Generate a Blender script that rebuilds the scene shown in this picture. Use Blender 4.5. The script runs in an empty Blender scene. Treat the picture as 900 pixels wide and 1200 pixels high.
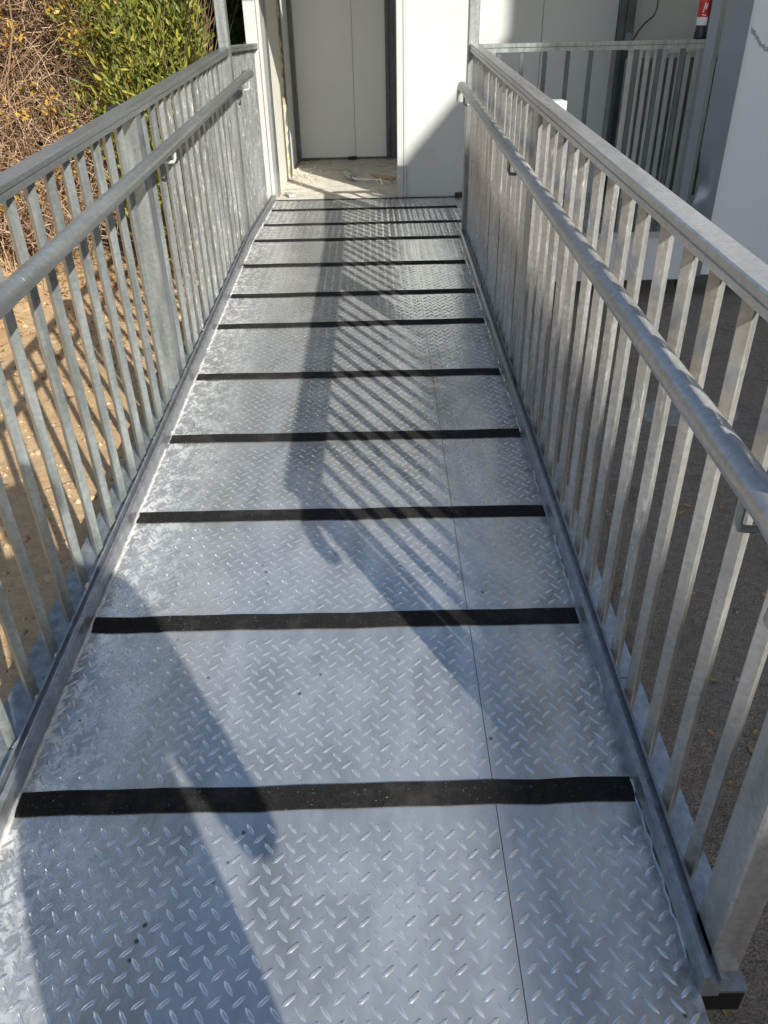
import bpy, math, random
import numpy as np
from mathutils import Matrix, Vector

random.seed(7)
rng = np.random.default_rng(11)
sc = bpy.context.scene
col = sc.collection

# ------------------------------------------------------------------ camera
def nrm(v):
    v = np.array(v, float)
    return v / np.linalg.norm(v)

FPX, CX, CY = 900.0, 450.0, 600.0           # focal length and centre in photo pixels (900 x 1200)
v_ramp = nrm([435 - CX, -46 - CY, FPX])      # vanishing point of the ramp edges
v_down = nrm([482 - CX, 2041 - CY, FPX])     # vanishing point of the upright bars
U_ = nrm(np.cross(v_down, v_ramp))
F_ = nrm(np.cross(U_, v_down))
RW = np.array([U_, F_, -v_down])             # world = RW @ camera(x right, y down, z forward)
ZC = 1.55
cam = bpy.data.cameras.new('camera')
cam.sensor_fit = 'VERTICAL'
cam.sensor_height = 24.0
cam.lens = 24.0 * FPX / 1200.0
cam.clip_start = 0.02
cam.clip_end = 2000.0
camo = bpy.data.objects.new('camera', cam)
col.objects.link(camo)
m = Matrix.Identity(4)
for i in range(3):
    m[i][0] = RW[i, 0]
    m[i][1] = -RW[i, 1]
    m[i][2] = -RW[i, 2]
m[2][3] = ZC
camo.matrix_world = m
sc.camera = camo

# ------------------------------------------------------------------ light
L_DIR = nrm([-0.93, 1.64, -1.0])           # direction the sunlight travels
SUN_EL = math.asin(-L_DIR[2])
SUN_AZ = math.atan2(-L_DIR[0], -L_DIR[1])    # clockwise from +Y
world = bpy.data.worlds.new('World')
sc.world = world
world.use_nodes = True
wn = world.node_tree
bg = wn.nodes['Background']
sky = wn.nodes.new('ShaderNodeTexSky')
sky.sky_type = 'NISHITA'
sky.sun_disc = False
sky.sun_elevation = SUN_EL
sky.sun_rotation = SUN_AZ
sky.air_density = 1.0
sky.dust_density = 1.2
sky.ozone_density = 0.8
wn.links.new(sky.outputs[0], bg.inputs[0])
bg.inputs[1].default_value = 0.118
sun = bpy.data.lights.new('sun', 'SUN')
sun.energy = 5.0
sun.angle = math.radians(0.5)
sun.color = (1.0, 0.95, 0.87)
suno = bpy.data.objects.new('sun', sun)
col.objects.link(suno)
suno.rotation_euler = Vector(L_DIR).to_track_quat('-Z', 'Y').to_euler()
suno.location = (5, -8, 9)
sc.view_settings.view_transform = 'Standard'
sc.view_settings.look = 'None'
sc.view_settings.gamma = 1.0
sc.view_settings.use_curve_mapping = False
sc.view_settings.exposure = 0.55

# ------------------------------------------------------------------ ramp geometry
SLOPE = math.tan(math.radians(3.696))
ZR0 = 0.117
Y_TOP = 5.04                                 # where the ramp meets the level landing
Z_L = ZR0 + SLOPE * Y_TOP
Y_TOE = -1.25
Y_WALL = 6.45
XL, XR, XS = -0.788, 0.516, 0.22             # deck edges and the seam between its two rows of plates

def zr(y):
    return ZR0 + SLOPE * y if y < Y_TOP else Z_L

# ------------------------------------------------------------------ materials
def new_mat(name):
    mt = bpy.data.materials.new(name)
    mt.use_nodes = True
    nt = mt.node_tree
    return mt, nt, nt.nodes['Principled BSDF']

def nd(nt, typ, **kw):
    n = nt.nodes.new(typ)
    for k, v in kw.items():
        setattr(n, k, v)
    return n

def tex_noise(nt, vec, scale, detail=4.0, rough=0.55, dist=0.0):
    n = nd(nt, 'ShaderNodeTexNoise')
    n.inputs['Scale'].default_value = scale
    n.inputs['Detail'].default_value = detail
    n.inputs['Roughness'].default_value = rough
    n.inputs['Distortion'].default_value = dist
    nt.links.new(vec, n.inputs['Vector'])
    return n.outputs['Fac']

def coords(nt, scale=(1, 1, 1), kind='Object'):
    tc = nd(nt, 'ShaderNodeTexCoord')
    mp = nd(nt, 'ShaderNodeMapping')
    mp.inputs['Scale'].default_value = scale
    nt.links.new(tc.outputs[kind], mp.inputs['Vector'])
    return mp.outputs[0]

def wcoords(nt, scale=(1, 1, 1)):
    g = nd(nt, 'ShaderNodeNewGeometry')
    mp = nd(nt, 'ShaderNodeMapping')
    mp.inputs['Scale'].default_value = scale
    nt.links.new(g.outputs['Position'], mp.inputs['Vector'])
    return mp.outputs[0]

def ramp_node(nt, fac, stops):
    r = nd(nt, 'ShaderNodeValToRGB')
    e = r.color_ramp.elements
    while len(e) < len(stops):
        e.new(0.5)
    for k, (p, c) in enumerate(stops):
        e[k].position = p
        e[k].color = (c[0], c[1], c[2], 1) if hasattr(c, '__len__') else (c, c, c, 1)
    nt.links.new(fac, r.inputs[0])
    return r.outputs[0]

def mixc(nt, fac, a, b, mode='MIX'):
    n = nd(nt, 'ShaderNodeMix', data_type='RGBA', blend_type=mode)
    for sock, v in ((n.inputs[0], fac), (n.inputs[6], a), (n.inputs[7], b)):
        if isinstance(v, bpy.types.NodeSocket):
            nt.links.new(v, sock)
        elif hasattr(v, '__len__'):
            sock.default_value = (v[0], v[1], v[2], 1)
        else:
            sock.default_value = v
    return n.outputs[2]

def mathn(nt, op, a, b=None):
    n = nd(nt, 'ShaderNodeMath', operation=op)
    for k, v in enumerate((a, b)):
        if v is None:
            continue
        if isinstance(v, bpy.types.NodeSocket):
            nt.links.new(v, n.inputs[k])
        else:
            n.inputs[k].default_value = v
    return n.outputs[0]

def bump(nt, bsdf, height, strength=0.2, dist=0.01):
    b = nd(nt, 'ShaderNodeBump')
    b.inputs['Strength'].default_value = strength
    b.inputs['Distance'].default_value = dist
    nt.links.new(height, b.inputs['Height'])
    nt.links.new(b.outputs[0], bsdf.inputs['Normal'])

def setin(b, name, v):
    b.inputs[name].default_value = v

def galvanised(name, c0, c1, metal=0.75, r0=0.32, r1=0.55, oxide=0.0, dirt=0.25, axis='z'):
    mt, nt, b = new_mat(name)
    w = wcoords(nt)
    streak = tex_noise(nt, wcoords(nt, (6, 6, 0.8) if axis == 'z' else (4, 0.25, 4)), 5.0, 3.0, 0.5)
    big = tex_noise(nt, w, 3.0, 3.0)
    vo = nd(nt, 'ShaderNodeTexVoronoi')
    vo.inputs['Scale'].default_value = 95.0
    nt.links.new(w, vo.inputs['Vector'])
    sp = ramp_node(nt, vo.outputs['Color'], [(0.1, 0.86), (0.9, 1.1)])
    base = ramp_node(nt, streak, [(0.3, c0), (0.72, c1)])
    base = mixc(nt, 1.0, base, sp, 'MULTIPLY')
    dm = ramp_node(nt, big, [(0.45, 0.0), (0.8, dirt)])
    base = mixc(nt, dm, base, (0.15, 0.145, 0.135))
    rr = nd(nt, 'ShaderNodeMapRange')
    rr.inputs['To Min'].default_value = r0
    rr.inputs['To Max'].default_value = r1
    nt.links.new(streak, rr.inputs['Value'])
    rough = rr.outputs[0]
    met = None
    if oxide > 0:
        ox = tex_noise(nt, wcoords(nt, (1.0, 1.0, 0.22)), 85.0, 6.0, 0.75)
        om = ramp_node(nt, ox, [(0.62 - 0.16 * oxide, 0.0), (0.70 - 0.12 * oxide, 1.0)])
        base = mixc(nt, mathn(nt, 'MULTIPLY', om, 0.8), base, (0.60, 0.61, 0.60))
        met = mathn(nt, 'MULTIPLY', mathn(nt, 'SUBTRACT', 1.0, mathn(nt, 'MULTIPLY', om, 0.75)), metal)
    nt.links.new(base, b.inputs['Base Color'])
    nt.links.new(rough, b.inputs['Roughness'])
    if met is not None:
        nt.links.new(met, b.inputs['Metallic'])
    else:
        setin(b, 'Metallic', metal)
    bump(nt, b, tex_noise(nt, w, 14.0, 2.0), 0.03, 0.004)
    return mt

M = {}
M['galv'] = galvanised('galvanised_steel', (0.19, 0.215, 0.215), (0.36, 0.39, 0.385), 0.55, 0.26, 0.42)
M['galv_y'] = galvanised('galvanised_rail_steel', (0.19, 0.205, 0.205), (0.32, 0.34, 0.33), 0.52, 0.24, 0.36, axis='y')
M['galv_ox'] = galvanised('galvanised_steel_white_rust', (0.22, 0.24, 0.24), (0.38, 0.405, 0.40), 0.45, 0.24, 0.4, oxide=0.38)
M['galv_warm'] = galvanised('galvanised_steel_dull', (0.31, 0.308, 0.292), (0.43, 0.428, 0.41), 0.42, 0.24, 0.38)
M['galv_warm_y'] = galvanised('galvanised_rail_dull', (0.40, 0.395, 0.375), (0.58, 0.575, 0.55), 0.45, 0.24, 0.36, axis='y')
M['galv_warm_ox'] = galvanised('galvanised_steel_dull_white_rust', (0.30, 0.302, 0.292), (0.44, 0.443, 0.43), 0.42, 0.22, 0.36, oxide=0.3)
M['kerb'] = galvanised('kerb_steel', (0.30, 0.31, 0.33), (0.44, 0.46, 0.48), 0.7, 0.3, 0.45)
M['flange'] = galvanised('flange_steel', (0.40, 0.43, 0.46), (0.60, 0.63, 0.66), 0.6, 0.22, 0.4, dirt=0.45)
M['weld'] = galvanised('weld_metal', (0.55, 0.55, 0.55), (0.8, 0.8, 0.79), 0.8, 0.2, 0.35)

def deck_material():
    mt, nt, b = new_mat('tread_plate_steel')
    w = wcoords(nt)
    big = tex_noise(nt, w, 1.7, 4.0, 0.6, 0.4)
    mid = tex_noise(nt, wcoords(nt, (1.0, 0.45, 1.0)), 9.0, 5.0, 0.62, 0.3)
    fine = tex_noise(nt, w, 85.0, 3.0, 0.6)
    base = ramp_node(nt, mid, [(0.28, (0.44, 0.455, 0.45)), (0.72, (0.78, 0.795, 0.785))])
    base = mixc(nt, ramp_node(nt, big, [(0.5, 0.0), (0.75, 0.3)]), base, (0.84, 0.85, 0.84))
    # brushed white scuffs along the left kerb and dull grime along the right one
    sep = nd(nt, 'ShaderNodeSeparateXYZ')
    nt.links.new(w, sep.inputs[0])
    edge = nd(nt, 'ShaderNodeMapRange')
    edge.inputs['From Min'].default_value = XL + 0.26
    edge.inputs['From Max'].default_value = XL
    nt.links.new(sep.outputs[0], edge.inputs['Value'])
    scf = tex_noise(nt, wcoords(nt, (1, 0.7, 1)), 30.0, 6.0, 0.72, 0.25)
    scm = mathn(nt, 'MULTIPLY', ramp_node(nt, scf, [(0.47, 0.0), (0.58, 0.9)]), edge.outputs[0])
    base = mixc(nt, scm, base, (0.9, 0.9, 0.89))
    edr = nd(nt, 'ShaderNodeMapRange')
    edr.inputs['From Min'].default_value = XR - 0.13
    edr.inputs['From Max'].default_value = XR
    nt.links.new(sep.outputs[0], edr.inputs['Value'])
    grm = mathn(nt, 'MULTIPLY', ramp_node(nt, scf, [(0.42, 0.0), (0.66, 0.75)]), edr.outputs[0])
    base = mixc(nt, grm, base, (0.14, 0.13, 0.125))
    # specks of dirt and small rust spots
    vo = nd(nt, 'ShaderNodeTexVoronoi')
    vo.inputs['Scale'].default_value = 23.0
    nt.links.new(wcoords(nt), vo.inputs['Vector'])
    pick = ramp_node(nt, tex_noise(nt, w, 6.0, 2.0), [(0.55, 0.0), (0.6, 1.0)])
    sm = mathn(nt, 'MULTIPLY', ramp_node(nt, vo.outputs['Distance'], [(0.08, 1.0), (0.13, 0.0)]), pick)
    base = mixc(nt, mathn(nt, 'MULTIPLY', sm, 0.8), base, (0.07, 0.06, 0.05))
    nt.links.new(base, b.inputs['Base Color'])
    rr = nd(nt, 'ShaderNodeMapRange')
    rr.inputs['To Min'].default_value = 0.06
    rr.inputs['To Max'].default_value = 0.40
    nt.links.new(mathn(nt, 'ADD', mathn(nt, 'MULTIPLY', mid, 0.7), mathn(nt, 'MULTIPLY', fine, 0.3)), rr.inputs['Value'])
    nt.links.new(rr.outputs[0], b.inputs['Roughness'])
    nt.links.new(mathn(nt, 'MULTIPLY', mathn(nt, 'SUBTRACT', 1.0, mathn(nt, 'MULTIPLY', scm, 0.6)), 0.74), b.inputs['Metallic'])
    bump(nt, b, mathn(nt, 'ADD', mathn(nt, 'ADD', mathn(nt, 'MULTIPLY', big, 1.5), mathn(nt, 'MULTIPLY', mid, 0.35)), mathn(nt, 'MULTIPLY', fine, 0.10)), 0.4, 0.016)
    return mt
M['deck'] = deck_material()

def lug_material():
    mt, nt, b = new_mat('tread_lug_steel')
    n = tex_noise(nt, wcoords(nt), 30.0, 3.0)
    nt.links.new(ramp_node(nt, n, [(0.3, (0.74, 0.75, 0.76)), (0.7, (0.93, 0.93, 0.93))]), b.inputs['Base Color'])
    setin(b, 'Metallic', 0.8)
    setin(b, 'Roughness', 0.16)
    return mt
M['lug'] = lug_material()

def grit_material():
    mt, nt, b = new_mat('black_grit_tape')
    w = wcoords(nt)
    n = tex_noise(nt, w, 420.0, 2.0, 0.8)
    g = tex_noise(nt, w, 9.0, 4.0, 0.7)
    c = ramp_node(nt, n, [(0.45, 0.006), (0.72, 0.035)])
    c = mixc(nt, ramp_node(nt, g, [(0.5, 0.0), (0.8, 0.45)]), c, (0.10, 0.095, 0.085))
    c = mixc(nt, ramp_node(nt, tex_noise(nt, w, 150.0, 2.0, 0.6), [(0.66, 0.0), (0.74, 0.6)]), c, (0.22, 0.21, 0.2))
    nt.links.new(c, b.inputs['Base Color'])
    setin(b, 'Roughness', 0.9)
    setin(b, 'Specular IOR Level', 0.25)
    bump(nt, b, n, 0.7, 0.003)
    return mt
M['grit'] = grit_material()

def plain(name, color, rough=0.6, metal=0.0, var=0.12, scale=6.0, spec=0.5, bmp=0.0, bscale=60.0, dirt=None, dirt_lo=0.58, dirt_hi=0.8):
    mt, nt, b = new_mat(name)
    w = wcoords(nt)
    n = tex_noise(nt, w, scale, 5.0, 0.6)
    a = tuple(c * (1 - var) for c in color)
    z = tuple(min(1, c * (1 + var)) for c in color)
    base = ramp_node(nt, n, [(0.3, a), (0.7, z)])
    if dirt is not None:
        d = tex_noise(nt, w, scale * 2.3, 6.0, 0.7, 0.6)
        base = mixc(nt, ramp_node(nt, d, [(dirt_lo, 0.0), (dirt_hi, 0.7)]), base, dirt)
    nt.links.new(base, b.inputs['Base Color'])
    setin(b, 'Roughness', rough)
    setin(b, 'Metallic', metal)
    setin(b, 'Specular IOR Level', spec)
    if bmp > 0:
        bump(nt, b, tex_noise(nt, w, bscale, 4.0), bmp, 0.01)
    return mt

M['panel'] = plain('white_wall_panel', (0.50, 0.52, 0.505), 0.42, var=0.03, scale=1.5, dirt=(0.38, 0.37, 0.34), dirt_lo=0.54, dirt_hi=0.82, bmp=0.02, bscale=8)
M['panel_cool'] = plain('pale_wall_panel', (0.66, 0.69, 0.70), 0.4, var=0.03, scale=1.5, dirt=(0.4, 0.42, 0.43), dirt_lo=0.66, dirt_hi=0.95, bmp=0.02, bscale=5)
M['panel_in'] = plain('grey_inner_panel', (0.80, 0.82, 0.81), 0.5, var=0.03, scale=1.2, dirt=(0.42, 0.41, 0.37), dirt_lo=0.62, dirt_hi=0.95)
M['beige'] = plain('beige_wall_panel', (0.78, 0.76, 0.68), 0.55, var=0.04, scale=1.3, dirt=(0.5, 0.47, 0.38), dirt_lo=0.62, dirt_hi=0.95)
M['frame_white'] = plain('white_lacquered_steel', (0.46, 0.47, 0.46), 0.35, var=0.05, scale=9, dirt=(0.45, 0.42, 0.36), dirt_lo=0.64, dirt_hi=0.9)
M['frame_dark'] = plain('dark_grey_steel', (0.10, 0.115, 0.12), 0.42, 0.3, var=0.2, scale=9)
M['slat'] = plain('grey_beige_slat', (0.74, 0.72, 0.63), 0.5, 0.1, var=0.12, scale=8)
M['trim_grey'] = plain('grey_corner_trim', (0.24, 0.27, 0.32), 0.36, 0.35, var=0.08, scale=3)
M['concrete'] = plain('dusty_concrete', (0.58, 0.555, 0.49), 0.9, var=0.22, scale=9, bmp=0.5, bscale=45, dirt=(0.36, 0.31, 0.23), dirt_lo=0.5, dirt_hi=0.8)
M['foam'] = plain('yellowed_foam', (0.52, 0.45, 0.31), 0.9, var=0.25, scale=30, bmp=0.8, bscale=70)
M['black'] = plain('black_rubber_and_shade', (0.012, 0.012, 0.013), 0.45, var=0.3)
M['wood'] = plain('pale_wood', (0.48, 0.36, 0.20), 0.7, var=0.2, scale=20)
M['white_paint'] = plain('white_plastic', (0.75, 0.75, 0.74), 0.35, var=0.04)
M['red'] = plain('red_label', (0.48, 0.015, 0.02), 0.35, var=0.1)
M['rough_grey'] = plain('weathered_grey_and_shade', (0.30, 0.30, 0.29), 0.85, var=0.2, scale=18, bmp=0.4)
M['zinc_paint'] = plain('pale_weld_scale', (0.66, 0.66, 0.65), 0.5, 0.3, var=0.25, scale=40)
M['clod'] = plain('soil_clod', (0.46, 0.33, 0.19), 0.95, var=0.3, scale=30)
M['grit_stone'] = plain('grey_grit', (0.30, 0.27, 0.23), 0.9, var=0.4, scale=40)
M['render'] = plain('pale_render', (0.52, 0.47, 0.38), 0.85, var=0.06, scale=1.0, bmp=0.2)
M['glass'] = plain('dark_window_glass', (0.03, 0.04, 0.05), 0.08, var=0.1)
M['cloth_top'] = plain('navy_cotton', (0.03, 0.04, 0.07), 0.85, var=0.2, scale=40)
M['cloth_leg'] = plain('grey_denim', (0.07, 0.08, 0.11), 0.85, var=0.2, scale=60)
M['skin'] = plain('skin', (0.50, 0.31, 0.22), 0.5, var=0.06, scale=20)
M['hair'] = plain('dark_hair', (0.03, 0.022, 0.016), 0.5, var=0.3, scale=60)

def nd_noise_vec(nt, vec):
    n = nd(nt, 'ShaderNodeTexNoise')
    n.inputs['Scale'].default_value = 3.0
    n.inputs['Detail'].default_value = 5.0
    nt.links.new(vec, n.inputs['Vector'])
    return n.outputs['Color']

def asphalt_material():
    mt, nt, b = new_mat('old_asphalt')
    w = wcoords(nt)
    fine = tex_noise(nt, w, 190.0, 3.0, 0.75)
    mid = tex_noise(nt, w, 38.0, 4.0, 0.7)
    big = tex_noise(nt, w, 1.4, 4.0, 0.6)
    c = ramp_node(nt, fine, [(0.36, (0.14, 0.12, 0.098)), (0.52, (0.33, 0.28, 0.23)), (0.72, (0.64, 0.57, 0.47))])
    c = mixc(nt, 0.75, c, ramp_node(nt, mid, [(0.3, (0.5, 0.5, 0.5)), (0.7, (1.3, 1.28, 1.22))]), 'MULTIPLY')
    c = mixc(nt, ramp_node(nt, big, [(0.45, 0.0), (0.75, 0.45)]), c, (0.32, 0.265, 0.21))
    st_ = tex_noise(nt, w, 4.2, 5.0, 0.65, 1.0)
    c = mixc(nt, ramp_node(nt, st_, [(0.54, 0.0), (0.68, 0.45)]), c, (0.09, 0.078, 0.066))
    vc = nd(nt, 'ShaderNodeTexVoronoi', feature='DISTANCE_TO_EDGE')
    vc.inputs['Scale'].default_value = 1.1
    nt.links.new(mixc(nt, 0.12, w, nd_noise_vec(nt, w)), vc.inputs['Vector'])
    c = mixc(nt, ramp_node(nt, vc.outputs['Distance'], [(0.002, 0.25), (0.006, 0.0)]), c, (0.03, 0.028, 0.026))
    nt.links.new(c, b.inputs['Base Color'])
    setin(b, 'Roughness', 0.92)
    setin(b, 'Specular IOR Level', 0.3)
    bump(nt, b, mathn(nt, 'ADD', fine, mathn(nt, 'MULTIPLY', mid, 1.2)), 0.9, 0.008)
    return mt
M['asphalt'] = asphalt_material()

def sand_material():
    mt, nt, b = new_mat('dry_sandy_soil')
    w = wcoords(nt)
    fine = tex_noise(nt, w, 120.0, 4.0, 0.75)
    mid = tex_noise(nt, w, 22.0, 5.0, 0.7, 0.3)
    big = tex_noise(nt, w, 1.9, 4.0, 0.6)
    c = ramp_node(nt, mid, [(0.3, (0.42, 0.29, 0.16)), (0.68, (0.60, 0.44, 0.26))])
    c = mixc(nt, ramp_node(nt, big, [(0.5, 0.0), (0.68, 0.6)]), c, (0.46, 0.27, 0.13))
    c = mixc(nt, 0.7, c, ramp_node(nt, fine, [(0.3, (0.72, 0.7, 0.68)), (0.7, (1.2, 1.2, 1.2))]), 'MULTIPLY')
    nt.links.new(c, b.inputs['Base Color'])
    setin(b, 'Roughness', 0.95)
    setin(b, 'Specular IOR Level', 0.2)
    bump(nt, b, mathn(nt, 'ADD', mid, mathn(nt, 'MULTIPLY', fine, 0.5)), 0.5, 0.012)
    return mt
M['sand'] = sand_material()

def leafy(name, cols, trans=0.25, rough=0.45):
    mt, nt, b = new_mat(name)
    at = nd(nt, 'ShaderNodeAttribute', attribute_name='tint')
    c = ramp_node(nt, at.outputs['Fac'], [(k / max(1, len(cols) - 1), x) for k, x in enumerate(cols)])
    nt.links.new(c, b.inputs['Base Color'])
    setin(b, 'Roughness', rough)
    setin(b, 'Specular IOR Level', 0.35)
    if trans > 0:
        tr = nd(nt, 'ShaderNodeBsdfTranslucent')
        nt.links.new(c, tr.inputs[0])
        mx = nd(nt, 'ShaderNodeMixShader')
        mx.inputs[0].default_value = trans
        out = nt.nodes['Material Output']
        nt.links.new(b.outputs[0], mx.inputs[1])
        nt.links.new(tr.outputs[0], mx.inputs[2])
        nt.links.new(mx.outputs[0], out.inputs['Surface'])
    return mt
M['leaf_green'] = leafy('green_shrub_leaves', [(0.075, 0.11, 0.025), (0.18, 0.21, 0.04), (0.33, 0.32, 0.055), (0.50, 0.40, 0.08)])
M['leaf_dark'] = leafy('dark_shrub_leaves', [(0.025, 0.05, 0.015), (0.05, 0.09, 0.022), (0.08, 0.12, 0.03)])
M['leaf_yellow'] = leafy('yellow_dry_leaves', [(0.28, 0.15, 0.04), (0.45, 0.28, 0.05), (0.55, 0.38, 0.05)])
M['leaf_litter'] = leafy('fallen_leaves', [(0.22, 0.12, 0.05), (0.36, 0.22, 0.10), (0.46, 0.33, 0.17)], 0.1, 0.7)
M['twig'] = leafy('dry_twigs', [(0.15, 0.09, 0.055), (0.38, 0.25, 0.155), (0.58, 0.43, 0.30)], 0.0, 0.75)

# ------------------------------------------------------------------ mesh helpers
def mesh(name, verts, faces):
    me = bpy.data.meshes.new(name)
    me.from_pydata([tuple(map(float, v)) for v in verts], [], faces)
    me.update()
    return me

def link(name, me, mat, parent=None, smooth=False):
    o = bpy.data.objects.new(name, me)
    col.objects.link(o)
    if mat is not None and len(me.materials) == 0:
        me.materials.append(mat)
    if parent is not None:
        o.parent = parent
    if smooth:
        me.polygons.foreach_set('use_smooth', [True] * len(me.polygons))
    return o

def thing(name, label, cat, loc=(0, 0, 0), group=None):
    o = bpy.data.objects.new(name, None)
    o.empty_display_size = 0.1
    o.location = loc
    col.objects.link(o)
    tag(o, label, cat, group)
    return o

def tag(o, label=None, cat=None, group=None, kind=None):
    if label: o['label'] = label
    if cat: o['category'] = cat
    if group: o['group'] = group
    if kind: o['kind'] = kind
    return o

class MB:
    """collects solids of one part"""
    def __init__(s):
        s.v, s.f = [], []
    def add(s, v, f):
        n = len(s.v)
        s.v += [tuple(p) for p in v]
        s.f += [tuple(i + n for i in q) for q in f]
        return s
    def box(s, x0, x1, y0, y1, z0, z1, zs=(0, 0)):
        """zs adds height at y0 / y1 (sloped boxes)"""
        v = [(x, y, z + (zs[0] if y == y0 else zs[1])) for z in (z0, z1) for (x, y) in ((x0, y0), (x1, y0), (x1, y1), (x0, y1))]
        return s.add(v, [(0, 3, 2, 1), (4, 5, 6, 7), (0, 1, 5, 4), (1, 2, 6, 5), (2, 3, 7, 6), (3, 0, 4, 7)])
    def cbox(s, x0, x1, y0, y1, z0, z1, c=0.004, zs=(0, 0)):
        """box with chamfered long edges (profile in XZ swept along Y)"""
        pr = [(x0 + c, z0), (x1 - c, z0), (x1, z0 + c), (x1, z1 - c), (x1 - c, z1), (x0 + c, z1), (x0, z1 - c), (x0, z0 + c)]
        return s.prof(pr, [(y0, zs[0]), (y1, zs[1])])
    def prof(s, pr, ys, x0=0.0):
        """profile [(x, z)] swept along stations [(y, z offset)], ends capped"""
        n = len(pr)
        v = [(x0 + x, y, z + dz) for (y, dz) in ys for (x, z) in pr]
        f = []
        for k in range(len(ys) - 1):
            for i in range(n):
                j = (i + 1) % n
                f.append((k * n + i, k * n + j, (k + 1) * n + j, (k + 1) * n + i))
        f.append(tuple(reversed(range(n))))
        f.append(tuple(range((len(ys) - 1) * n, len(ys) * n)))
        return s.add(v, f)
    def post(s, cx, cy, z0, z1, a, b, rot=0.0, c=0.003, slope=0.0):
        """upright bar with chamfered corners; slope tilts both ends along y"""
        pr = [(-a + c, -b), (a - c, -b), (a, -b + c), (a, b - c), (a - c, b), (-a + c, b), (-a, b - c), (-a, -b + c)]
        cs, sn = math.cos(rot), math.sin(rot)
        q = [(x * cs - y * sn, x * sn + y * cs) for x, y in pr]
        v = [(cx + x, cy + y, z + slope * y) for z in (z0, z1) for (x, y) in q]
        n = 8
        f = [(i, (i + 1) % n, n + (i + 1) % n, n + i) for i in range(n)] + [tuple(reversed(range(n))), tuple(range(n, 2 * n))]
        return s.add(v, f)
    def tube(s, pts, r, n=12, r1=None):
        pts = [Vector(p) for p in pts]
        N = len(pts)
        up = None
        base = len(s.v)
        for k, p in enumerate(pts):
            d = (pts[min(k + 1, N - 1)] - pts[max(k - 1, 0)]).normalized()
            if up is None:
                up = Vector((0, 0, 1)) if abs(d.z) < 0.9 else Vector((1, 0, 0))
            a = d.cross(up).normalized()
            b = a.cross(d).normalized()
            up = b
            rr = r if r1 is None else r + (r1 - r) * k / (N - 1)
            for i in range(n):
                t = 2 * math.pi * i / n
                s.v.append(tuple(p + a * (rr * math.cos(t)) + b * (rr * math.sin(t))))
        for k in range(N - 1):
            for i in range(n):
                j = (i + 1) % n
                s.f.append((base + k * n + i, base + k * n + j, base + (k + 1) * n + j, base + (k + 1) * n + i))
        s.f.append(tuple(base + i for i in reversed(range(n))))
        s.f.append(tuple(base + (N - 1) * n + i for i in range(n)))
        return s
    def build(s, name, mat, parent=None, smooth=False, origin=None):
        v = s.v
        if origin is not None:
            v = [(x - origin[0], y - origin[1], z - origin[2]) for x, y, z in v]
        o = link(name, mesh(name, v, s.f), mat, parent, smooth)
        if origin is not None:
            o.location = origin
        if smooth:
            o.data.set_sharp_from_angle(angle=math.radians(40))
        return o

def big_mesh(name, verts, faces4, mat, parent=None, tint=None, smooth=False):
    """fast mesh from numpy arrays; faces4 (n,k)"""
    me = bpy.data.meshes.new(name)
    nv, (nf, k) = len(verts), faces4.shape
    me.vertices.add(nv)
    me.vertices.foreach_set('co', np.ascontiguousarray(verts, dtype=np.float32).ravel())
    me.loops.add(nf * k)
    me.loops.foreach_set('vertex_index', np.ascontiguousarray(faces4, dtype=np.int32).ravel())
    me.polygons.add(nf)
    me.polygons.foreach_set('loop_start', np.arange(0, nf * k, k, dtype=np.int32))
    me.polygons.foreach_set('loop_total', np.full(nf, k, dtype=np.int32))
    if tint is not None:
        at = me.attributes.new('tint', 'FLOAT', 'POINT')
        at.data.foreach_set('value', np.ascontiguousarray(tint, dtype=np.float32))
    me.update(calc_edges=True)
    me.validate()
    return link(name, me, mat, parent, smooth)

# ------------------------------------------------------------------ ground
def grid_sheet(xs, ys, zfun):
    X, Y = np.meshgrid(xs, ys)
    Z = zfun(X, Y)
    v = np.stack([X.ravel(), Y.ravel(), Z.ravel()], 1)
    nx, ny = len(xs), len(ys)
    i, j = np.meshgrid(np.arange(nx - 1), np.arange(ny - 1))
    a = (j * nx + i).ravel()
    return v, np.stack([a, a + 1, a + nx + 1, a + nx], 1)

v, f = grid_sheet(np.array([-300, -40, 0, 40, 300.0]), np.array([-300, -40, 0, 40, 300.0]), lambda X, Y: X * 0)
g = big_mesh('ground', v, f, M['asphalt'])
tag(g, 'dark worn asphalt ground beside and around the ramp', kind='structure')

def lump(X, Y, s, seed):
    r = np.random.default_rng(seed)
    Z = np.zeros_like(X)
    for _ in range(10):
        a = r.uniform(0, 2 * math.pi)
        k = s * r.uniform(0.6, 1.7)
        Z += np.sin((X * math.cos(a) + Y * math.sin(a)) * k + r.uniform(0, 6.28)) / 10
    return Z

def soil_z(X, Y):
    rise = np.clip((-X - 1.6) / 2.6, 0, 1) ** 1.3 * 0.28
    return 0.035 + 0.022 * lump(X, Y, 3.2, 1) + 0.012 * lump(X, Y, 11, 2) + 0.005 * lump(X, Y, 37, 3) + rise
xs = np.concatenate([np.linspace(-30, -4.2, 20), np.linspace(-4, -0.45, 110)])
ys = np.concatenate([np.linspace(-25, -1.2, 18), np.linspace(-1, 8, 240), np.linspace(8.3, 30, 18)])
v, f = grid_sheet(xs, ys, soil_z)
o = big_mesh('soil', v, f, M['sand'], smooth=True)
tag(o, 'dry sandy soil beside the left railing', kind='structure')

# ------------------------------------------------------------------ the ramp
rampo = thing('access_ramp', 'galvanised tread plate ramp with black anti-slip strips', 'ramp', (0, 0, 0))
STRIPS = [1.057, 1.587, 2.070, 2.563, 3.086, 3.648, 4.064, 4.550, 5.045, 5.515, 6.03]
JOINTS = [Y_TOE, 5.045, Y_WALL - 0.02]

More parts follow.
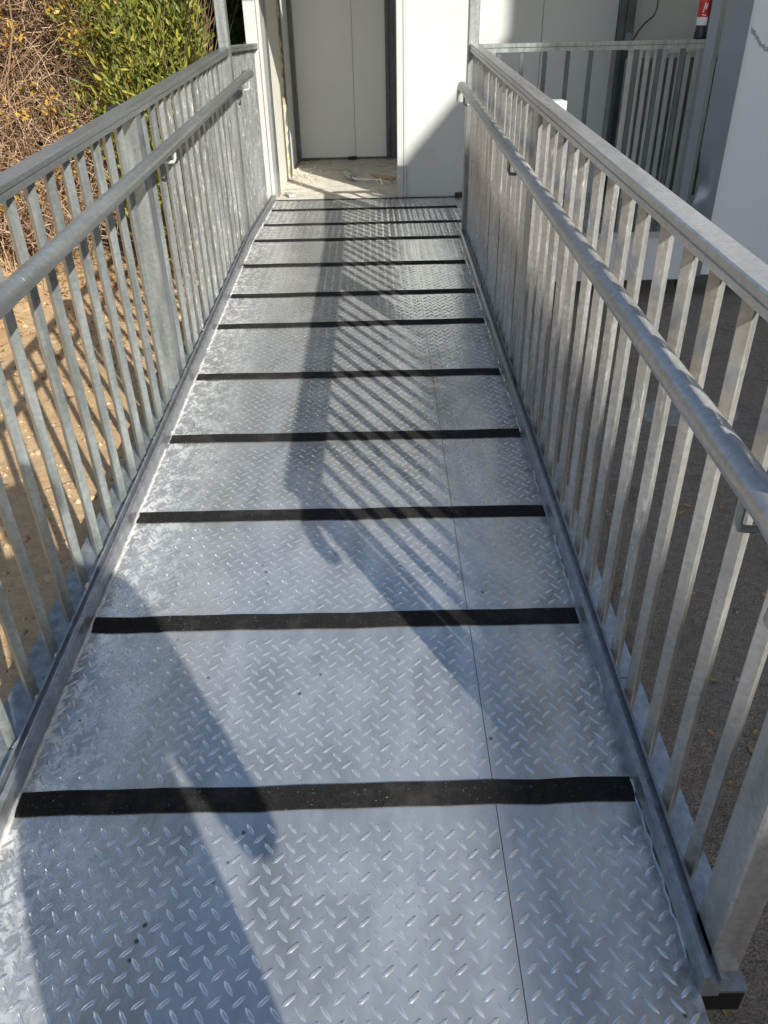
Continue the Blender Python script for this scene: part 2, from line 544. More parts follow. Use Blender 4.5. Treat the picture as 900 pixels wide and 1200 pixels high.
def deck_plate(x0, x1, name='floor_plate'):
    mb = MB()
    th = 0.006
    pr = [(x0, -th), (x1, -th), (x1, 0.0), (x0, 0.0)]
    stat = [(y, zr(y)) for y in np.linspace(Y_TOE, Y_TOP, 24)] + [(Y_WALL - 0.03, Z_L)]
    mb.prof(pr, stat)
    return mb.build(name, M['deck'], rampo)
plateL = deck_plate(XL - 0.002, XS - 0.0008)
plateR = deck_plate(XS + 0.0008, XR + 0.002)
mb = MB().box(XR + 0.004, 1.96, Y_TOP + 0.012, Y_WALL - 0.03, Z_L - 0.006, Z_L)
plateX = mb.build('floor_plate', M['deck'], rampo)

# raised almond lugs: rows of alternating slant
def lug_mesh(x0, x1, y0, y1, parent, phase=0.0):
    p, q = 0.0425, 0.0212
    ln, wd, ht = 0.0165, 0.0040, 0.0028
    base = []
    for t in (0, 55, 100, 180, 235, 280):
        a = math.radians(t)
        base.append((ln * math.cos(a), wd * math.sin(a), 0.0))
    base = np.array([(ln, 0, 0), (ln * .45, wd, 0), (-ln * .45, wd, 0), (-ln, 0, 0), (-ln * .45, -wd, 0), (ln * .45, -wd, 0),
                     (ln * .62, 0, ht), (-ln * .62, 0, ht)])
    fc = np.array([(0, 1, 6), (1, 2, 7), (1, 7, 6), (2, 3, 7), (3, 4, 7), (4, 5, 6), (4, 6, 7), (5, 0, 6)])
    cen, rot = [], []
    j = 0
    y = y0 + 0.02
    while y < y1 - 0.012:
        off = 0.5 * p if j % 2 else 0.0
        x = x0 + 0.014 + off + phase
        while x < x1 - 0.012:
            cen.append((x, y))
            rot.append(math.radians(40) if j % 2 == 0 else math.radians(-52))
            x += p
        y += q
        j += 1
    cen = np.array(cen); rot = np.array(rot) + rng.normal(0, 0.03, len(rot))
    keep = np.ones(len(cen), bool)
    for s_ in STRIPS:
        keep &= np.abs(cen[:, 1] - s_) > 0.052
    wear = tuple()
    cen, rot = cen[keep], rot[keep]
    hs = rng.uniform(0.75, 1.15, len(cen))
    c, s_ = np.cos(rot), np.sin(rot)
    lx = base[None, :, 0] * c[:, None] - base[None, :, 1] * s_[:, None]
    ly = base[None, :, 0] * s_[:, None] + base[None, :, 1] * c[:, None]
    Xv = cen[:, 0:1] + lx
    Yv = cen[:, 1:2] + ly
    Zv = np.where(Yv < Y_TOP, ZR0 + SLOPE * Yv, Z_L) + base[None, :, 2] * hs[:, None] - 0.0002
    vv = np.stack([Xv, Yv, Zv], 2).reshape(-1, 3)
    ff = (fc[None] + (np.arange(len(cen)) * 8)[:, None, None]).reshape(-1, 3)
    o = big_mesh('raised_lugs', vv, ff, M['lug'], parent, smooth=True)
    o['kind'] = 'stuff'
    return o
lug_mesh(XL, XS, -0.2, Y_WALL - 0.05, plateL)
lug_mesh(XS, XR, -0.2, Y_WALL - 0.05, plateR, 0.006)
lug_mesh(XR + 0.01, 1.95, Y_TOP + 0.02, Y_WALL - 0.05, plateX)

# anti-slip strips, a little crooked
for k, y in enumerate(STRIPS):
    mb = MB()
    n = 14
    w = 0.0285
    xs_ = np.linspace(XL + random.uniform(0.002, 0.012), (XR if y < 5.0 else 0.60) - random.uniform(0.002, 0.010), n)
    tilt = random.uniform(-0.008, 0.008)
    top = []
    wob = rng.normal(0, 0.0016, n)
    vv, ff = [], []
    for i, x in enumerate(xs_):
        yy = y + tilt * (x - 0) + wob[i]
        for (dy, dz) in ((-w, 0.0006), (-w, 0.0034), (w, 0.0034), (w, 0.0006)):
            vv.append((x, yy + dy, zr(yy + dy) + dz))
    for i in range(n - 1):
        for a in range(4):
            b_ = (a + 1) % 4
            ff.append((i * 4 + a, i * 4 + b_, i * 4 + 4 + b_, i * 4 + 4 + a))
    ff.append((3, 2, 1, 0)); ff.append(tuple((n - 1) * 4 + a for a in range(4)))
    mb.add(vv, ff)
    mb.build('grip_strip', M['grit'], rampo)

# kerbs: open channels with two lips, welded to the deck; flange and side beam outside
def stations(y0, y1):
    ys_ = [y0] + [Y_TOP] * (y0 < Y_TOP < y1) + [y1]
    return [(y, zr(y)) for y in ys_]
def kerb(sgn, xe, y0, y1):
    H = 0.051
    pr = [(0, -0.01), (0.034, -0.01), (0.034, H - 0.006), (0.028, H - 0.006), (0.028, H - 0.02), (0.012, H - 0.02), (0.012, H - 0.001), (0.010, H), (0.0, H - 0.003)]
    if sgn < 0:
        pr = [(-x, z) for x, z in reversed(pr)]
    mb = MB().prof(pr, stations(y0, y1), xe)
    return mb.build('kerb', M['kerb'], rampo)
kerb(-1, XL, -0.9, Y_WALL - 0.04)
kerb(1, XR, 0.665, 5.03)
def flange(xa, xb, y0, y1):
    mb = MB()
    mb.prof([(xa, -0.006), (xb, -0.006), (xb, 0.0), (xa, 0.0)], [(y, z + 0.004) for y, z in stations(y0, y1)])
    return mb.build('flange_plate', M['flange'] if xa > 0 else M['galv'], rampo)
flange(-0.915, XL - 0.034, -0.9, Y_WALL - 0.04)
for a, b_ in ((0.745, 1.36), (1.364, 3.2), (3.204, 5.03)):
    flange(XR + 0.034, 0.612 - 0.002 * (a > 1), a, b_)
for x0, x1, ya in ((-0.83, -0.79, -0.1), (0.520, 0.604, 0.672)):
    mb = MB().prof([(x0, -0.074), (x1, -0.074), (x1, -0.010), (x0, -0.010)], [(y, max(z, 0.086)) for y, z in stations(ya, Y_WALL - 0.05)])
    bm_ = mb.build('side_beam', M['kerb'], rampo)
    if x0 > 0:      # solid end: bare rim, black block painting the shade of a hollow tube
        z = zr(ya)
        MB().box(x0 + 0.005, x1 - 0.005, ya - 0.0015, ya + 0.004, z - 0.069, z - 0.016).build('hollow_end_shade', M['black'], bm_)
# weld bead along both kerbs: irregular blobs
for sgn, xe, y0, y1 in ((-1, XL, 0.0, 6.3), (1, XR, 0.72, 4.95)):
    mb = MB()
    y = y0
    while y < y1:
        seg = random.uniform(0.05, 0.4)
        pts, n = [], max(3, int(seg / 0.02))
        for i in range(n + 1):
            yy = min(y + seg * i / n, y1)
            pts.append((xe - sgn * random.uniform(-0.001, 0.005), yy, zr(yy) + random.uniform(0.0, 0.003)))
        mb.tube(pts, 0.0052 if sgn < 0 else 0.0030, 5)
        y += seg + random.choice((0.0, 0.02, 0.05, 0.12)) * (1.0 if sgn < 0 else 2.0)
    mb.build('weld_bead', M['zinc_paint'] if sgn < 0 else M['weld'], rampo)['kind'] = 'stuff'
# corner foot under the end of the right beam, and legs down to the ground
for x, y in ((-0.81, 0.4), (-0.81, 2.95), (-0.81, 5.0), (0.535, 2.9), (0.535, 5.0)):
    MB().post(x, y, 0.0, zr(y) - 0.1, 0.019, 0.03).build('support_leg', M['kerb'], rampo)
MB().box(XL - 0.03, 1.98, Y_TOP + 0.006, Y_TOP + 0.05, 0.145, Z_L - 0.008).build('fascia_panel', M['panel_cool'], rampo)
MB().box(0.62, 1.98, Y_TOP - 0.004, Y_TOP + 0.008, Z_L - 0.03, Z_L + 0.004).build('edge_angle', M['frame_white'], rampo)

# ------------------------------------------------------------------ railings
RAIL_H = 1.047
BAR = 0.0115
def rail_profile(xc):
    hw, t = 0.026, 0.034
    return [(xc - hw, -t), (xc + hw, -t), (xc + hw, -t * .62), (xc + hw - .003, -t * .58), (xc + hw - .003, -t * .50), (xc + hw, -t * .46), (xc + hw, -0.003), (xc + hw - .003, 0),
            (xc - hw + .003, 0), (xc - hw, -0.003), (xc - hw, -t * .46), (xc - hw + .003, -t * .50), (xc - hw + .003, -t * .58), (xc - hw, -t * .62)]

def baluster_proto(name, mat, h, slope):
    mb = MB().post(0, 0, -0.004, h, BAR, BAR, math.radians(45), 0.0015, slope)
    me = mesh(name, mb.v, mb.f)
    me.materials.append(mat)
    return me
def weld_proto(sgn):
    mb = MB()
    v, f = [], []
    n = 7
    for k, (r, z) in enumerate(((0.013, 0.0), (0.010, 0.006), (0.004, 0.010))):
        for i in range(n):
            t = 2 * math.pi * i / n
            v.append((r * math.cos(t) * random.uniform(.8, 1.25), r * .7 * math.sin(t) * random.uniform(.8, 1.2), z))
    for k in range(2):
        for i in range(n):
            j = (i + 1) % n
            f.append((k * n + i, k * n + j, k * n + n + j, k * n + n + i))
    f.append(tuple(2 * n + i for i in range(n)))
    me = mesh('weld', v, f)
    me.materials.append(M['weld'])
    return me
weld_me = [weld_proto(1) for _ in range(4)]

def add_bars(parent, xc, ys_, me_slope, me_flat, weld_side, extra_h=0.0):
    for y in ys_:
        me = me_slope(y) if y < Y_TOP else me_flat(y)
        o = bpy.data.objects.new('baluster', me)
        o.parent = parent
        o.location = (xc + random.gauss(0, 0.0012), y + random.gauss(0, 0.003), zr(y) + 0.004)
        o.rotation_euler = (random.gauss(0, 0.002), random.gauss(0, 0.002), random.gauss(0, 0.05))
        col.objects.link(o)
        if -0.1 < y < 4.2:
            wv = bpy.data.objects.new('weld', random.choice(weld_me))
            wv.parent = o
            wv.location = (weld_side * random.uniform(0.010, 0.016), random.uniform(-0.010, 0.002), 0.0005)
            s_ = random.uniform(0.6, 1.15)
            wv.scale = (s_, s_, s_)
            wv.rotation_euler = (0, 0, random.uniform(0, 6))
            col.objects.link(wv)

def handrail(parent, pts, mat, name='handrail'):
    mb = MB().tube(pts, 0.0235, 20)
    return mb.build(name, mat, parent, smooth=True)

def bracket(parent, xw, xh, y, z, mat):
    """U-shaped rod from the bars to the underside of the handrail"""
    mb = MB()
    pts = [(xw, y, z - 0.055), (xh + (xw - xh) * .35, y, z - 0.066), (xh + (xw - xh) * .08, y, z - 0.064), (xh, y, z - 0.052), (xh, y, z - 0.018)]
    mb.tube(pts, 0.0062, 8)
    return mb.build('bracket', mat, parent, smooth=True)

# ---- left railing
railL = thing('railing', 'galvanised balustrade with round handrail beside the shrubs and sandy soil', 'railing', (0, 0, 0))
XLB = -0.853
hL = RAIL_H - 0.030
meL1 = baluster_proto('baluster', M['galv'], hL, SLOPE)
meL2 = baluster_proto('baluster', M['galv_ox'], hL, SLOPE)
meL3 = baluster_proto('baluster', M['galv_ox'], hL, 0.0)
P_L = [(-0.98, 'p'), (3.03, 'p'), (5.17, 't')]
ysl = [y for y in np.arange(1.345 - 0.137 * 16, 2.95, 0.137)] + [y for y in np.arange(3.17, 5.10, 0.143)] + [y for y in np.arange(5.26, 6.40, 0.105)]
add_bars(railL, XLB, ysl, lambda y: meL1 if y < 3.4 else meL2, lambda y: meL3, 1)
MB().prof(rail_profile(XLB + 0.003), [(-1.0, zr(-1.0) + RAIL_H), (3.072, zr(3.072) + RAIL_H)]).build('top_rail', M['galv_y'], railL)
MB().prof(rail_profile(XLB + 0.003), [(3.0735, zr(3.0735) + RAIL_H), (5.138, zr(5.138) + RAIL_H + 0.005)]).build('top_rail', M['galv_y'], railL)
MB().prof(rail_profile(XLB + 0.003), [(5.203, Z_L + RAIL_H + 0.012), (6.44, Z_L + RAIL_H + 0.012)]).build('top_rail', M['galv_y'], railL)
for y, k in P_L:
    if k == 'p':
        mb = MB().post(-0.872, y, zr(y) - 0.08, zr(y) + RAIL_H - 0.036, 0.042, 0.040, 0, 0.004, SLOPE)
        mb.build('post', M['galv'], railL)
        mb = MB().box(-0.925, -0.880, y - 0.044, y + 0.036, zr(y) + RAIL_H - 0.036, zr(y) + RAIL_H - 0.010)
        mb.build('post_cap', M['black'], railL)
    else:
        pass
HX = -0.755
HH = 0.893
ptsL = [(HX, y, zr(y) + HH) for y in (-1.0, 0.5, 1.55, 2.4, 3.3, 4.3, 4.95)] + [(HX, 5.25, Z_L + HH + 0.012), (HX, 5.40, Z_L + HH + 0.016), (HX - 0.012, 5.46, Z_L + HH + 0.012), (HX - 0.05, 5.49, Z_L + HH + 0.006)]
hrL = handrail(railL, ptsL, M['galv_y'])
for y in (1.9 - 1.4, 3.17, 5.32):
    bracket(hrL, XLB + 0.014, HX, y, zr(y) + HH, M['frame_white'])
for y in (1.62, 2.55, 3.62):      # butt joints of the tube: a thin raised weld ring
    mb = MB().tube([(HX, y - 0.0012, zr(y) + HH), (HX, y + 0.0012, zr(y) + HH)], 0.0242, 20)
    mb.build('joint_ring', M['galv_y'], hrL)

# ---- right railing
railR = thing('railing', 'dull grey balustrade with thick handrail beside the dark asphalt', 'railing', (0, 0, 0))
XRB = 0.567
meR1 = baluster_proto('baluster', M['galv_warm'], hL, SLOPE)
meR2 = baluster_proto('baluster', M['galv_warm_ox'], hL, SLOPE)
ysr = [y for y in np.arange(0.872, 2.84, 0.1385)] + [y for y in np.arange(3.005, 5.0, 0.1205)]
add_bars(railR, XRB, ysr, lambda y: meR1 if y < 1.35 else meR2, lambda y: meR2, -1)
MB().prof(rail_profile(XRB), [(0.70, zr(0.70) + RAIL_H), (2.948, zr(2.948) + RAIL_H)]).build('top_rail', M['galv_warm_y'], railR)
MB().prof(rail_profile(XRB), [(2.9495, zr(2.9495) + RAIL_H), (5.02, zr(5.02) + RAIL_H)]).build('top_rail', M['galv_warm_y'], railR)
for y, cap in ((0.742, False), (2.91, True)):
    hw = 0.040 if cap else 0.029
    mb = MB().post(0.544 + hw, y, zr(y) - 0.016, zr(y) + RAIL_H - 0.036, hw, 0.038, 0, 0.004, SLOPE)
    mb.build('post', M['galv_warm'], railR)
    if cap:
        mb = MB().box(0.5945, 0.637, y - 0.045, y + 0.036, zr(y) + RAIL_H - 0.036, zr(y) + RAIL_H - 0.006)
        mb.build('post_cap', M['white_paint'], railR)
HXR = 0.488
HHR = 0.860
ptsR = [(HXR, 0.722, zr(0.73) + HHR - 0.100), (HXR, 0.715, zr(0.73) + HHR - 0.062), (HXR, 0.726, zr(0.73) + HHR - 0.025), (HXR, 0.755, zr(0.76) + HHR - 0.005)] + \
       [(HXR, y, zr(y) + HHR) for y in (0.80, 1.2, 2.0, 3.0, 4.0, 4.82)] + [(HXR, 4.88, zr(4.88) + HHR - 0.004), (HXR, 4.915, zr(4.9) + HHR - 0.03), (HXR, 4.915, zr(4.9) + HHR - 0.085)]
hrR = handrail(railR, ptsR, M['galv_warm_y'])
for y in (0.884, 3.06, 4.72):
    bracket(hrR, XRB - 0.014, HXR, y, zr(y) + HHR - 0.012, M['galv'])

# ---- railing along the front edge of the landing
railF = thing('railing', 'low bar railing along the landing edge against the pale wall', 'railing', (0, 0, 0))
ZF = 1.484
v = MB().box(0.60, 1.885, 5.068, 5.108, ZF - 0.030, ZF).box(0.60, 1.885, 5.072, 5.104, ZF - 0.047, ZF - 0.034)
MB().cbox(0.60, 1.885, 5.068, 5.108, ZF - 0.020, ZF, 0.003).build('top_rail', M['galv'], railF)
MB().cbox(0.60, 1.885, 5.070, 5.106, ZF - 0.044, ZF - 0.0235, 0.003).build('top_rail', M['galv'], railF)
MB().box(0.60, 1.885, 5.0735, 5.1025, ZF - 0.0236, ZF - 0.0199).build('joint_strip', M['frame_dark'], railF)
me = mesh('baluster', *(lambda q: (q.v, q.f))(MB().post(0, 0, 0, ZF - 0.044 - Z_L, 0.0125, 0.0125, 0, 0.002)))
me.materials.append(M['frame_dark'])
for k in range(9):
    o = bpy.data.objects.new('baluster', me)
    o.parent = railF
    o.location = (0.715 + 0.1315 * k, 5.088, Z_L)
    col.objects.link(o)

# ------------------------------------------------------------------ cabin at the head of the ramp
cabin = thing('cabin', 'white panelled cabin with an open doorway at the top of the ramp', 'cabin', (0, 0, 0))
Z0, Z1 = Z_L, 2.98
YW = Y_WALL
def wall_box(name, mat, x0, x1, y0, y1, z0=Z0, z1=Z1, parent=None):
    return MB().box(x0, x1, y0, y1, z0, z1).build(name, mat, parent or cabin)
wall_box('wall_panel', M['panel'], 0.236, 0.705, YW, YW + 0.06)
wall_box('wall_panel', M['panel'], 0.709, 1.205, YW + 0.001, YW + 0.06)
wall_box('wall_panel', M['panel'], 1.209, 1.735, YW, YW + 0.06)
# right jamb of the doorway: two folded profiles with a slot between
wall_box('door_jamb', M['frame_white'], 0.168, 0.213, YW - 0.018, YW + 0.16)
wall_box('door_jamb', M['frame_white'], 0.2165, 0.234, YW - 0.024, YW + 0.05)
wall_box('jamb_seal', M['black'], 0.2135, 0.216, YW - 0.010, YW + 0.05)
# left jamb and column
wall_box('corner_column', M['frame_white'], -0.905, -0.815, YW - 0.02, YW + 0.10)
wall_box('door_jamb', M['frame_white'], -0.814, -0.790, YW - 0.03, YW + 0.14)
wall_box('door_jamb', M['galv'], -0.80, -0.783, YW + 0.142, YW + 0.30)
wall_box('wall_panel', M['beige'], -0.85, -0.790, YW + 0.302, YW + 1.10)
wall_box('wall_panel', M['panel_in'], -0.85, -0.800, YW + 1.16, YW + 2.24)
wall_box('door_jamb', M['frame_dark'], -0.83, -0.770, YW + 1.16, YW + 1.24)
wall_box('door_jamb', M['frame_dark'], -0.80, -0.760, YW + 2.10, YW + 2.22)
# ragged strip of expanding foam in the joint of the reveal
vv, ff = [], []
n = 70
for i in range(n):
    z = Z0 + (Z1 - Z0) * i / (n - 1)
    j1, j2, j3 = random.uniform(-.012, .03), random.uniform(-.02, .02), random.uniform(0.004, .022)
    vv += [(-0.80, YW + 1.08 + j1, z), (-0.79 + j3, YW + 1.11 + j2, z), (-0.79 + j3 * .6, YW + 1.15 + j2, z), (-0.80, YW + 1.19 - j1, z)]
for i in range(n - 1):
    for a in range(3):
        ff.append((i * 4 + a, i * 4 + a + 1, i * 4 + 5 + a, i * 4 + 4 + a))
MB().add(vv, ff).build('foam_joint', M['foam'], cabin)
# inner partition
YI = 8.69
wall_box('seam_light_stop', M['frame_dark'], -0.86, 0.30, YI + 0.053, YI + 0.09)  # dark board added to stop light coming through the panel seam
wall_box('inner_panel', M['panel_in'], -0.86, -0.2045, YI, YI + 0.05, Z0 + 0.02)
wall_box('inner_panel', M['panel_in'], -0.2005, 0.115, YI, YI + 0.05, Z0 + 0.02)
wall_box('floor_track', M['frame_dark'], -0.86, 0.30, YI - 0.012, YI + 0.052, Z0 + 0.001, Z0 + 0.019)
wall_box('frame_post', M['frame_dark'], 0.118, 0.150, YI - 0.03, YI + 0.05)
wall_box('frame_post', M['frame_dark'], 0.155, 0.30, YI - 0.01, YI + 0.05)
wall_box('wall_panel', M['panel_in'], 0.236, 0.29, YW + 0.17, YI - 0.02)
wall_box('wall_panel', M['panel'], -0.905, -0.855, YW + 0.101, 9.4)
# corner trim right of the pale wall and the beige wall beyond
wall_box('corner_trim', M['frame_dark'], 1.738, 1.790, YW - 0.022, YW + 0.06)
wall_box('corner_trim', M['frame_dark'], 1.793, 1.852, YW - 0.030, YW + 0.06)
mb = MB()
mb.tube([(1.823, YW - 0.034, 1.49), (1.823, YW - 0.030, 1.49)], 0.026, 16)
mb.build('rivet_plate', M['trim_grey'], cabin)
wall_box('wall_panel', M['beige'], 1.86, 4.4, YW + 0.16, YW + 0.22)
MB().box(-1.0, 4.4, YW + 0.0, 9.5, 2.985, 3.06).build('roof', M['frame_white'], cabin)
# concrete floor of the entrance
v, f = grid_sheet(np.linspace(-0.80, 0.235, 60), np.linspace(YW - 0.025, YI - 0.012, 110), lambda X, Y: Z_L - 0.004 + 0.006 * lump(X, Y, 14, 5) + 0.004 * lump(X, Y, 60, 6))
o = big_mesh('floor_slab', v, f, M['concrete'], cabin, smooth=True)
MB().box(XL, XR + 0.15, YW - 0.032, YW - 0.022, Z_L - 0.03, Z_L + 0.006).build('threshold', M['black'], cabin)

# canopy over the landing
canopy = thing('canopy', 'flat canopy on square steel posts over the landing', 'canopy', (0, 0, 0))
MB().box(-1.02, 2.12, 4.98, YW - 0.03, 2.64, 2.72).build('roof', M['frame_white'], canopy)
for x, y, a in ((-0.853, 5.17, 0.031), (0.562, 5.055, 0.030)):
    MB().post(x, y, Z_L - 0.02, 2.64, a, a, 0, 0.004).build('post', M['galv'], canopy)
MB().post(1.905, 5.088, Z_L, 2.64, 0.028, 0.03, 0, 0.003).build('post', M['trim_grey'], canopy)

# slatted screen standing behind the landing railing
screen = thing('slat_screen', 'beige and grey slatted screen leaning by the beige wall', 'screen', (0, 0, 0))
me = mesh('slat', *(lambda q: (q.v, q.f))(MB().post(0, 0, 0, 1, 0.0165, 0.010, 0, 0.002)))
me.materials.append(M['slat'])
xs_ = np.arange(1.80, 2.60, 0.058)
for k, x in enumerate(xs_):
    o = bpy.data.objects.new('slat', me)
    o.parent = screen
    seg = min(2, int((x - 1.79) / 0.27))
    o.location = (x, 6.22 + random.uniform(-0.01, 0.01), Z_L + 0.002)
    o.scale = (1, 1, 1.437 - 0.018 * seg - Z_L - 0.026)
    col.objects.link(o)
MB().box(1.78, 2.60, 6.262, 6.27, Z_L + 0.002, 1.36).build('slat_gap_shade', M['rough_grey'], screen)  # grey sheet added to put shade into the gaps between slats
for seg in range(3):
    z = 1.437 - 0.018 * seg
    MB().cbox(1.778 + 0.27 * seg, 1.778 + 0.27 * seg + 0.264, 6.195, 6.245, z - 0.028, z, 0.003).build('top_rail', M['slat'], screen)

# ------------------------------------------------------------------ neighbouring cabin on the right
cab2 = thing('cabin', 'pale blue grey cabin wall with a dented grey corner strip', 'cabin', (0, 0, 0))
def scuffed_panel():
    mt, nt, b = new_mat('scuffed_pale_panel')
    w = wcoords(nt)
    n = tex_noise(nt, w, 1.5, 4.0)
    base = ramp_node(nt, n, [(0.3, (0.76, 0.79, 0.80)), (0.7, (0.82, 0.845, 0.85))])
    # a dark scrape on the sheet: a slanting arc near the corner
    sep = nd(nt, 'ShaderNodeSeparateXYZ')
    nt.links.new(w, sep.inputs[0])
    x, z = sep.outputs[0], sep.outputs[2]
    dx = mathn(nt, 'SUBTRACT', x, 2.13)
    line = mathn(nt, 'SUBTRACT', z, mathn(nt, 'ADD', 1.41, mathn(nt, 'MULTIPLY', mathn(nt, 'POWER', mathn(nt, 'ABSOLUTE', mathn(nt, 'SUBTRACT', dx, 0.17)), 1.6), 2.4)))
    nz = mathn(nt, 'MULTIPLY', mathn(nt, 'SUBTRACT', tex_noise(nt, w, 45.0, 4.0, 0.7), 0.5), 0.06)
    dist = mathn(nt, 'ABSOLUTE', mathn(nt, 'ADD', line, nz))
    msk = ramp_node(nt, dist, [(0.004, 0.75), (0.016, 0.0)])
    lim = mathn(nt, 'MULTIPLY', mathn(nt, 'GREATER_THAN', dx, 0.015), mathn(nt, 'LESS_THAN', dx, 0.26))
    base = mixc(nt, mathn(nt, 'MULTIPLY', msk, lim), base, (0.13, 0.14, 0.15))
    nt.links.new(base, b.inputs['Base Color'])
    setin(b, 'Roughness', 0.4)
    bump(nt, b, tex_noise(nt, w, 2.2, 2.0), 0.12, 0.05)
    return mt
M['panel_scuff'] = scuffed_panel()
MB().box(2.125, 3.28, 5.12, 5.18, 0.15, 3.0).build('wall_panel', M['panel_scuff'], cab2)
MB().box(3.284, 4.45, 5.12, 5.18, 0.15, 3.0).build('wall_panel', M['panel_cool'], cab2)
MB().box(4.454, 5.6, 5.12, 5.18, 0.15, 3.0).build('wall_panel', M['panel_cool'], cab2)
MB().box(2.62, 2.68, 5.182, 6.6, 0.15, 3.0).build('wall_panel', M['panel_cool'], cab2)
MB().box(2.0, 5.6, 5.13, 5.2, 0.06, 0.148).build('base_rail', M['frame_dark'], cab2)
MB().box(2.02, 5.7, 5.05, 9.0, 3.003, 3.08).build('roof', M['frame_white'], cab2)
# dented corner strip: a bent sheet
vv, ff = [], []
NU, NZ = 9, 90
for s_ in (0, 1):
    for j in range(NZ):
        z = 0.15 + 2.85 * j / (NZ - 1)
        for i in range(NU):
            u = i / (NU - 1)
            g1 = math.exp(-((z - 0.70) / 0.11) ** 2)
            g2 = math.exp(-((z - 0.57) / 0.07) ** 2)
            g3 = math.exp(-((z - 0.42) / 0.05) ** 2)
            x = 1.975 + 0.148 * u + 0.042 * g1 * (1 - u) ** 1.2 - 0.016 * g2 * (1 - u) ** 2 + 0.010 * g3 * u
            y = 5.098 + 0.050 * g1 * max(0.0, 0.6 - u) - 0.055 * g2 * max(0.0, 0.6 - u)
            vv.append((x, y + 0.0025 * s_, z))
def idx(s_, i, j): return s_ * NU * NZ + j * NU + i
for j in range(NZ - 1):
    for i in range(NU - 1):
        ff.append((idx(0, i, j), idx(0, i + 1, j), idx(0, i + 1, j + 1), idx(0, i, j + 1)))
        ff.append((idx(1, i, j), idx(1, i, j + 1), idx(1, i + 1, j + 1), idx(1, i + 1, j)))
    for i in (0, NU - 1):
        ff.append((idx(0, i, j), idx(0, i, j + 1), idx(1, i, j + 1), idx(1, i, j)))
MB().add(vv, ff).build('corner_strip', M['trim_grey'], cab2, smooth=True)
bpy.data.objects['corner_strip'].data.set_sharp_from_angle(angle=math.radians(14))

# ------------------------------------------------------------------ small things
# spray can on the railing of the landing
can = thing('spray_can', 'white can with red label and black base on the landing railing', 'can', (1.846, 5.088, ZF))
def lathe(pr, name, mat, parent, n=24):
    v, f = [], []
    for r, z in pr:
        for i in range(n):
            t = 2 * math.pi * i / n
            v.append((r * math.cos(t), r * math.sin(t), z))
    for k in range(len(pr) - 1):
        for i in range(n):
            j = (i + 1) % n
            f.append((k * n + i, k * n + j, k * n + n + j, k * n + n + i))
    f.append(tuple(reversed(range(n))))
    f.append(tuple((len(pr) - 1) * n + i for i in range(n)))
    return MB().add(v, f).build(name, mat, parent, smooth=True)
lathe([(0.029, 0.0), (0.031, 0.004), (0.031, 0.030), (0.027, 0.036), (0.027, 0.066)], 'base', M['black'], can)
lathe([(0.0275, 0.066), (0.029, 0.068), (0.029, 0.250), (0.022, 0.268), (0.014, 0.272)], 'body', M['white_paint'], can)
lab = lathe([(0.0293, 0.105), (0.0296, 0.106), (0.0296, 0.184), (0.0293, 0.185)], 'label', M['red'], can)
mb = MB()
for (a0, z0_, a1, z1_) in ((-112, 0.125, -98, 0.172), (-98, 0.172, -88, 0.140), (-88, 0.140, -74, 0.168), (-120, 0.116, -70, 0.112)):
    p = []
    for k in range(5):
        t = k / 4
        a = math.radians(a0 + (a1 - a0) * t)
        p.append((0.0298 * math.cos(a), 0.0298 * math.sin(a), z0_ + (z1_ - z0_) * t))
    mb.tube(p, 0.0024, 5)
mb.build('label_print', M['white_paint'], lab)

# loose cable hanging on the beige wall
pts = [(2.047, YW + 0.150, 2.1), (2.050, YW + 0.150, 1.78), (2.055, YW + 0.148, 1.66), (2.035, YW + 0.146, 1.615), (1.985, YW + 0.148, 1.575), (1.945, YW + 0.150, 1.53), (1.905, YW + 0.150, 1.46), (1.90, YW + 0.15, 1.2)]
o = MB().tube(pts, 0.004, 8).build('cable', M['black'], None, smooth=True)
tag(o, 'thin black cable hanging on the beige wall', 'cable')

# door stop by the pale wall
o = MB().tube([(0.645, YW - 0.045, Z_L - 0.001), (0.645, YW - 0.045, Z_L + 0.022), (0.645, YW - 0.045, Z_L + 0.035)], 0.030, 16).build('door_stop', M['black'], None, smooth=True)
tag(o, 'small black round stop on the landing below the white wall panel', 'door stop')

# paint roller left on the concrete of the doorway
rol = thing('paint_roller', 'grey paint roller lying on the dusty doorway floor', 'roller', (-0.20, 7.22, Z_L + 0.004))
MB().tube([(-0.07, 0.28, 0.034), (-0.068, 0.276, 0.034), (-0.006, 0.05, 0.034), (-0.004, 0.046, 0.034)], 0.036, 16).build('roller_sleeve', M['rough_grey'], rol, smooth=True)
MB().tube([(-0.002, 0.04, 0.034), (0.0, 0.0, 0.034), (0.04, -0.01, 0.022), (0.22, 0.02, 0.012), (0.24, 0.02, 0.012)], 0.007, 8).build('wire_arm', M['white_paint'], rol, smooth=True)
MB().tube([(0.235, 0.02, 0.014), (0.245, -0.05, 0.016), (0.25, -0.20, 0.014)], 0.013, 10).build('handle', M['white_paint'], rol, smooth=True)
def scrap(name, label, cat, x, y, l, w, h, a, mat, tilt=0.0, group=None):
    mb = MB()
    v = []
    for z in (0, h):
        for sx, sy in ((-1, -1), (1, -1), (1, 1), (-1, 1)):
            v.append((sx * l / 2 * random.uniform(.86, 1.05), sy * w / 2 * random.uniform(.8, 1.1), z * random.uniform(.8, 1.1)))
    mb.add(v, [(0, 3, 2, 1), (4, 5, 6, 7), (0, 1, 5, 4), (1, 2, 6, 5), (2, 3, 7, 6), (3, 0, 4, 7)])
    o = mb.build(name, mat, None)
    o.location = (x, y, Z_L + 0.003)
    o.rotation_euler = (0, tilt, a)
    tag(o, label, cat, group)
    return o
